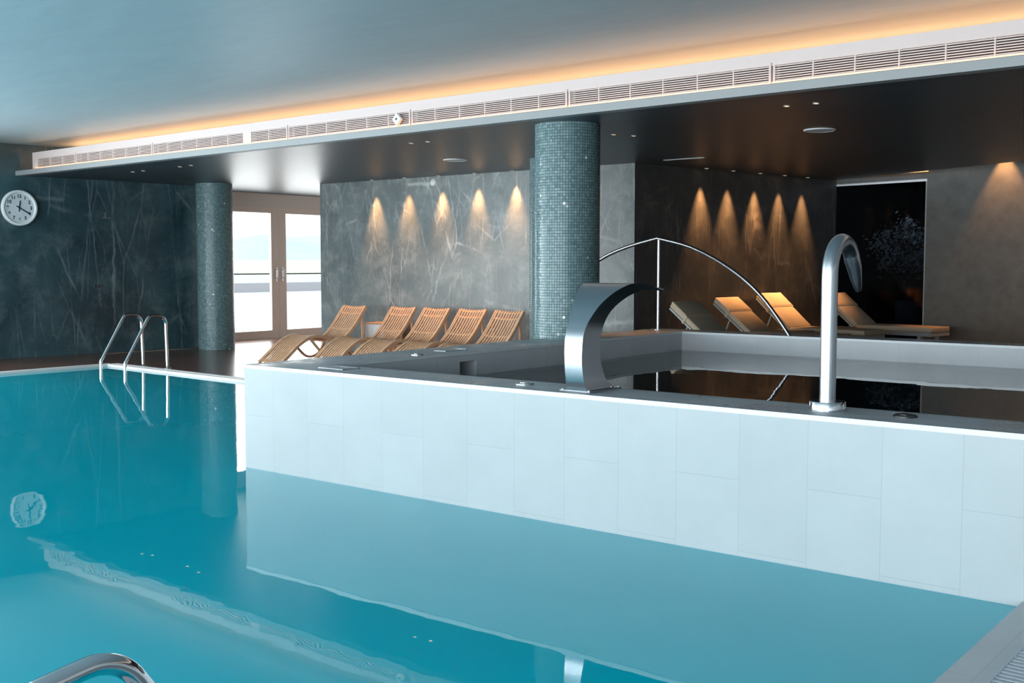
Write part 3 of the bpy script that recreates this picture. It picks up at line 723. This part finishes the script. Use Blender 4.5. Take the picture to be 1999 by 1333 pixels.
c = empty('linear_diffuser', (-7.95, 13.92, ZC), 0, 'thin pale linear slot in the dark soffit before the dark recess wall', 'ceiling slot')
MB().box(-.33, .33, -.025, .025, -.006, 0).build('frame', M_lip, c)
MB().box(-.32, .32, -.012, .012, -.009, -.004).build('slot', M_plastic, c)
a, b2 = dp(.45, .05), dp(GL + .03, .05)
c = empty('led_batten', (a.x, a.y, 3.165), math.atan2(D.y, D.x), 'warm orange glowing light line above the tinted glass panel', 'light strip')
MB().box(0, 1.31, -.01, .03, -.02, .02).build('diffuser', M_ledslot, c)
MB().box(-.01, 1.32, -.012, .031, -.026, -.02).build('channel', M_lip, c)

# ------------------------------------------------------------------ tinted glass door panel
c = empty('glass_partition', (O.x, O.y, .2), math.atan2(D.y, D.x), 'tall dark tinted glass panel with a thin pale frame between two dark walls', 'glass panel')
MB().box(0.0, GL, .02, .032, 0, 2.80).build('pane', M_darkglass, c)
MB().box(-.01, GL, .0, .05, 2.79, 2.83).build('head_rail', M_plastic, c)
MB().box(GL - .02, GL, .0, .05, 0, 2.79).build('side_profile', M_lip, c)
MB().box(0, GL, .0, .05, 0, .03).build('sill_rail', M_darkcap, c)

# ------------------------------------------------------------------ plant behind the glass
pp = dp(.80, -1.15)
c = empty('potted_plant', (pp.x, pp.y, .2), 0, 'tall potted dried bush in a dark planter behind the tinted glass', 'plant')
MB().lathe([(.17, 0), (.205, .02), (.225, .70), (.215, .72), (.20, .70), (.19, .66), (.0001, .66)], 40, cap=False).build('planter', M_pot, c, 40)
st = MB(); lf = MB(); rng = random.Random(3)
tips = []
for k in range(26):
    a = rng.uniform(0, 2 * PI); rr = rng.uniform(.1, .64); zt = 1.35 + rng.uniform(0, .9) * (1 - .35 * (rr / .62))
    tip = Vector((rr * math.cos(a), rr * math.sin(a), zt)); tips.append(tip)
    st.tube(bez([(0, 0, .6), (tip.x * .25, tip.y * .25, 1.0), tuple(tip)], 4), [.012 - .0008 * i for i in range(9)], 6)
for tip in tips:
    for j in range(60):
        p = tip + Vector((rng.gauss(0, .09), rng.gauss(0, .09), rng.gauss(0, .10)))
        s_ = rng.uniform(.012, .028); n_ = Vector((rng.gauss(0, 1), rng.gauss(0, 1), rng.gauss(0, 1))).normalized(); u_ = n_.orthogonal().normalized() * s_; v_ = n_.cross(u_)
        lf.bm.faces.new([lf.bm.verts.new(p + q_) for q_ in (u_ * 1.4, v_ + n_ * s_ * .3, -u_ * 1.4, -v_ + n_ * s_ * .3)])
st.build('stems', M_stem, c); lf.build('foliage', M_leaf, c)
pl = bpy.data.lights.new('plant_fill_light', 'POINT'); pl.energy = 22; pl.color = (.75, .85, 1.); pl.shadow_soft_size = .1  # unseen fill light added to bring out the plant behind the glass
po = bpy.data.objects.new('plant_fill_light', pl); COL.objects.link(po); q = dp(1.25, -.5); po.location = (q.x, q.y, 3.1)

# ------------------------------------------------------------------ sliding doors (x = -18.9, along y)
def door(n_, y0, y1, xoff, hy):
    f = MB(); X0, X1 = -18.95 + xoff, -18.88 + xoff
    W = .20; Z1 = 2.80
    f.box(X0, X1, y0, y0 + W, .03, Z1).box(X0, X1, y1 - W, y1, .03, Z1).box(X0, X1, y0 + W, y1 - W, .03, .17).box(X0, X1, y0 + W, y1 - W, Z1 - .115, Z1)
    d = struct(f.build('door_%d' % n_, M_doorframe))
    MB().box(X0 + .03, X0 + .04, y0 + W - .01, y1 - W + .01, .14, Z1 - .105).build('pane', M_glass, d)
    hd = MB().box(X1, X1 + .015, hy - .018, hy + .018, 1.22, 1.52).build('handle_plate', M_steel, d)
    MB().tube([(X1 + .015, hy, 1.30), (X1 + .055, hy, 1.30), (X1 + .055, hy, 1.48), (X1 + .015, hy, 1.48)], .009, 10).build('handle', M_steel, d, 50)
door(1, 13.0, 15.63, 0, 15.55)
door(2, 15.635, 18.2, 0, 15.72)
door(3, 18.205, 20.7, 0, 20.6)
struct(MB().box(-19.1, -18.85, 12.7, 21.2, 2.80, 3.2).build('wall_facade', M_wallplain))
struct(MB().box(-19.08, -18.86, 12.7, 21.2, -.02, .03).build('trim_9', M_doorframe))

# ------------------------------------------------------------------ wooden wave loungers
def wave(y):
    pts = [(0, .015), (.18, .14), (.42, .315), (.68, .415), (.92, .40), (1.12, .33), (1.30, .325), (1.47, .42), (1.64, .58), (1.80, .77), (1.89, .875)]
    return pts
W_ = .57
def make_wood_lounger():
    r = empty('wooden_lounger', (0, 0, 0))
    path = [(0, p[0], p[1]) for p in wave(0)]
    cv = bez(path, 5)
    for sx in (-1, 1):
        MB().bar([(sx * (W_ / 2 - .014), p.y, p.z - .012) for p in cv], .028, .05, (1, 0, 0)).build('side_rail', M_teak, r)
    sl = MB(); ns = 10
    for k in range(ns):
        x = -W_ / 2 + .045 + (W_ - .09) * k / (ns - 1)
        dip = -.025 * (1 - (2 * x / W_) ** 2)
        sl.bar([(x, p.y, p.z + dip + .012) for p in cv], .028, .014, (1, 0, 0))
    sl.build('slats', M_teak, r)
    for i in (2, 14, 25, 38, 45, len(cv) - 2):
        p = cv[i]
        MB().bar([(-W_ / 2 + .01, p.y, p.z - .005), (-W_ / 4, p.y, p.z - .018), (0, p.y, p.z - .025), (W_ / 4, p.y, p.z - .018), (W_ / 2 - .01, p.y, p.z - .005)], .045, .014, (0, 1, .4)).build('cross_bar', M_teak, r)
    for sx in (-1, 1):
        X = sx * (W_ / 2 - .02)
        MB().bar(bez([(X, 1.77, .72), (X, 1.81, .5), (X, 1.80, .22), (X, 1.78, .0)], 5), .03, .042, (1, 0, 0)).build('rear_leg', M_teak, r)
        MB().bar(bez([(X, .62, .385), (X, .80, .20), (X, .98, .05), (X, 1.15, .03), (X, 1.32, .12), (X, 1.46, .385)], 5), .03, .036, (1, 0, 0)).build('curved_brace', M_teak, r)
    return r
WL = [(-14.12, 11.47, 'wooden slatted wave lounger nearest the glass doors, leftmost and apart from its row'),
      (-13.01, 11.55, 'wooden slatted wave lounger just right of the white cube table, second from the left'),
      (-12.27, 11.57, 'wooden slatted wave lounger in the middle of the row of five'),
      (-11.49, 11.57, 'wooden slatted wave lounger fourth from the left, next but one to the column'),
      (-10.71, 11.53, 'wooden slatted wave lounger at the right end of the row beside the mosaic columns')]
base = None
for i, (x, y, lb) in enumerate(WL):
    o = make_wood_lounger() if i == 0 else copy_tree(base)
    if i == 0: base = o
    o.location = (x, y, 0); tag(o, lb, 'lounger', 'wooden loungers along the grey marble wall')
def cube_table(x, y, label):
    c = empty('side_table', (x, y, 0), 0, label, 'side table', 'white cube side tables')
    MB().box(-.23, .23, -.23, .23, 0, .56, .012).build('body', M_tablew, c)
    MB().box(-.235, .235, -.235, .235, .56, .585, .006).build('table_top', M_tabletop, c)
cube_table(-13.72, 13.66, 'white cube side table with wooden top between the first and second wooden loungers')
cube_table(-9.92, 13.66, 'white cube side table between the last wooden lounger and the mosaic columns')

# ------------------------------------------------------------------ padded loungers in the recess
def make_pad_lounger(top):
    r = empty('padded_lounger', (0, 0, 0))
    w2 = .31; zs = .30; hx = .62; ln_ = 1.98
    dz = top - (zs + .08); an = math.atan2(dz, hx)
    # base frame + legs
    f = MB(); f.box(.05, ln_, -w2, -w2 + .04, zs - .06, zs).box(.05, ln_, w2 - .04, w2, zs - .06, zs).box(.05, .09, -w2 + .04, w2 - .04, zs - .06, zs).box(ln_ - .04, ln_, -w2 + .04, w2 - .04, zs - .06, zs)
    f.build('frame', M_cushside, r)
    for x in (.25, ln_ - .2):
        for sy in (-1, 1): MB().box(x - .025, x + .025, sy * (w2 - .02) - .02, sy * (w2 - .02) + .02, 0, zs - .06).build('leg', M_cushside, r)
    MB().box(hx + .02, ln_ + .01, -w2 + .005, w2 - .005, zs, zs + .085, .022).build('seat_cushion', M_cush, r, 50)
    L = math.hypot(hx, dz)
    # local frame of the back: from hinge (hx, zs+.02) leaning to -x
    mt = Matrix.Translation((hx, 0, zs + .02)) @ Matrix.Rotation(an, 4, 'Y')
    MB().box(-L, 0, -w2 + .01, w2 - .01, -.028, 0, .008, mt).build('backrest_frame', M_cushside, r)
    bc = MB().box(-L - .015, .0, -w2 + .005, w2 - .005, .004, .085, .022, mt)
    bcb = bc.build('back_cushion', M_cush, r, 50)
    MB().box(-L - .02, -L * .62, -w2 + .002, w2 - .002, .06, .098, .015, mt).build('headrest_pad', M_cush, bcb, 50)
    MB().box(-L * .62 - .02, -L * .62 + .02, -w2 - .004, w2 + .004, -.034, .092, .006, mt).build('strap', M_cush, bcb, 50)
    MB().tube([(hx - L * .55 * math.cos(an), -w2 + .05, zs + L * .55 * math.sin(an)), (.16, -w2 + .05, zs - .03)], .012, 8).build('support_stay', M_cushside, r)
    MB().tube([(hx - L * .55 * math.cos(an), w2 - .05, zs + L * .55 * math.sin(an)), (.16, w2 - .05, zs - .03)], .012, 8).build('support_stay', M_cushside, r)
    return r
PADS = [(-7.74, 13.25, -6, .86, 'tan padded lounger in shade, the nearest one behind the raised pool, leftmost'),
        (-8.14, 15.25, -6, .86, 'tan padded lounger in warm light, second from the left behind the handrail'),
        (-8.14, 16.75, -10, .90, 'tan padded lounger in warm light with its headrest fold, left of the steel spout'),
        (-7.62, 18.25, -10, .88, 'tan padded lounger farthest back, in front of the tinted glass behind the spout')]
for i, (x, y, a, tp, lb) in enumerate(PADS):
    o = make_pad_lounger(tp)
    o.location = (x, y + .31, .2); o.rotation_euler = (0, 0, rad(a)); tag(o, lb, 'lounger', 'padded loungers in the dark recess')
def drum(x, y, label, r_=.22, h_=.36):
    c = empty('drum_table', (x, y, .2), 0, label, 'side table', 'dark drum side tables')
    MB().lathe([(r_ * .92, 0), (r_, .03), (r_, h_ - .03)], 36).build('body', M_rattan, c, 40)
    MB().lathe([(r_ * 1.03, h_ - .03), (r_ * 1.03, h_), (.0001, h_)], 36, cap=False).build('table_top', plain('drum_top', (.16, .13, .10), .5), c, 40)
drum(-7.20, 16.25, 'dark drum side table between the second and third padded loungers')
drum(-7.12, 17.65, 'dark drum side table between the third and the farthest padded lounger')

# ------------------------------------------------------------------ outside
struct(MB().box(-75, -19.1, -40, 90, -.12, -.06).build('ground_terrace', M_terrace))
t_ = MB().box(-52.4, -52, -40, 90, -.06, .48).build('garden_wall', M_lowwall); tag(t_, 'low grey wall across the pale terrace outside the glass doors', 'low wall')
g_ = MB().box(-260, -75, -200, 420, -.5, -.2).build('ground_outside', M_sand); struct(g_)
g2 = MB(); g2.strip([[(-150, -150, .0), (-150, 400, .0)], [(-170, -150, 1.2), (-170, 400, 1.2)], [(-230, -150, 2.6), (-230, 400, 2.6)]]); g2 = g2.build('grass_field', M_grass); tag(g2, 'strip of dry yellow grass far outside the glass doors', 'grass', kind='stuff')
hl = MB(); rows = [[], [], []]
for k in range(60):
    y = -400 + k * 40
    hgt = 27 + 5 * math.sin(k * .7) + 3 * math.sin(k * 1.9 + 1)
    rows[0].append((-700, y, -2)); rows[1].append((-760, y, hgt * .7)); rows[2].append((-840, y, hgt))
hl.strip(rows); struct(hl.build('horizon_hill', M_hill, None, 60))

# ------------------------------------------------------------------ light
wd = bpy.data.worlds.new('world'); S.world = wd; wd.use_nodes = True
t = wd.node_tree; bg = t.nodes['Background']
tc = nd(t, 'ShaderNodeTexCoord'); sp = nd(t, 'ShaderNodeSeparateXYZ'); ln(t, tc.outputs['Generated'], sp.inputs[0])
cr = nd(t, 'ShaderNodeValToRGB'); cr.color_ramp.elements[0].color = (.92, .95, .97, 1); cr.color_ramp.elements[1].color = (.62, .80, .95, 1); cr.color_ramp.elements[1].position = .6
ln(t, sp.outputs[2], cr.inputs[0]); ln(t, cr.outputs[0], bg.inputs[0]); bg.inputs[1].default_value = 1.35

COOL = (.86, .95, 1.)
for i, (x0, x1) in enumerate(zip(WX, WX[1:])):
    area('window_daylight', ((x0 + x1) / 2, -7.45, 1.55), (rad(90), 0, rad(180)), x1 - x0 - .4, 2.7, 385, COOL).rotation_euler = (rad(-90), 0, rad(180)) if False else (rad(90), 0, 0)
q = lwp(-8.35) + wn_ * 1.6
d = area('west_daylight', (q.x, q.y, 1.55), (rad(90), 0, rad(-90) - math.atan2(lwd.x, lwd.y)), 12., 2.7, 1350, (.92, .97, 1.))
d = area('door_daylight', (-19.4, 16.6, 1.5), (0, 0, 0), 7.4, 2.6, 180, (1., .97, .94))
d.rotation_euler = (rad(90), 0, rad(-90))

# ------------------------------------------------------------------ camera
cam = bpy.data.cameras.new('camera'); co = bpy.data.objects.new('camera', cam); COL.objects.link(co)
cam.sensor_width = 36.; cam.lens = 2158. / 1999. * 36.; cam.clip_end = 3000
co.location = (0, 0, 1.6)
co.rotation_euler = (rad(90) - math.atan2(151.5, 2158.), 0, rad(38.5))
S.camera = co
S.view_settings.view_transform = 'Standard'; S.view_settings.look = 'None'; S.view_settings.gamma = 1.; S.view_settings.exposure = .65; S.view_settings.use_curve_mapping = False
cy = S.cycles
cy.max_bounces = 10; cy.diffuse_bounces = 5; cy.glossy_bounces = 5; cy.transparent_max_bounces = 16; cy.transmission_bounces = 6
cy.sample_clamp_indirect = 6.; cy.caustics_reflective = False; cy.caustics_refractive = False
cy.use_denoising = True
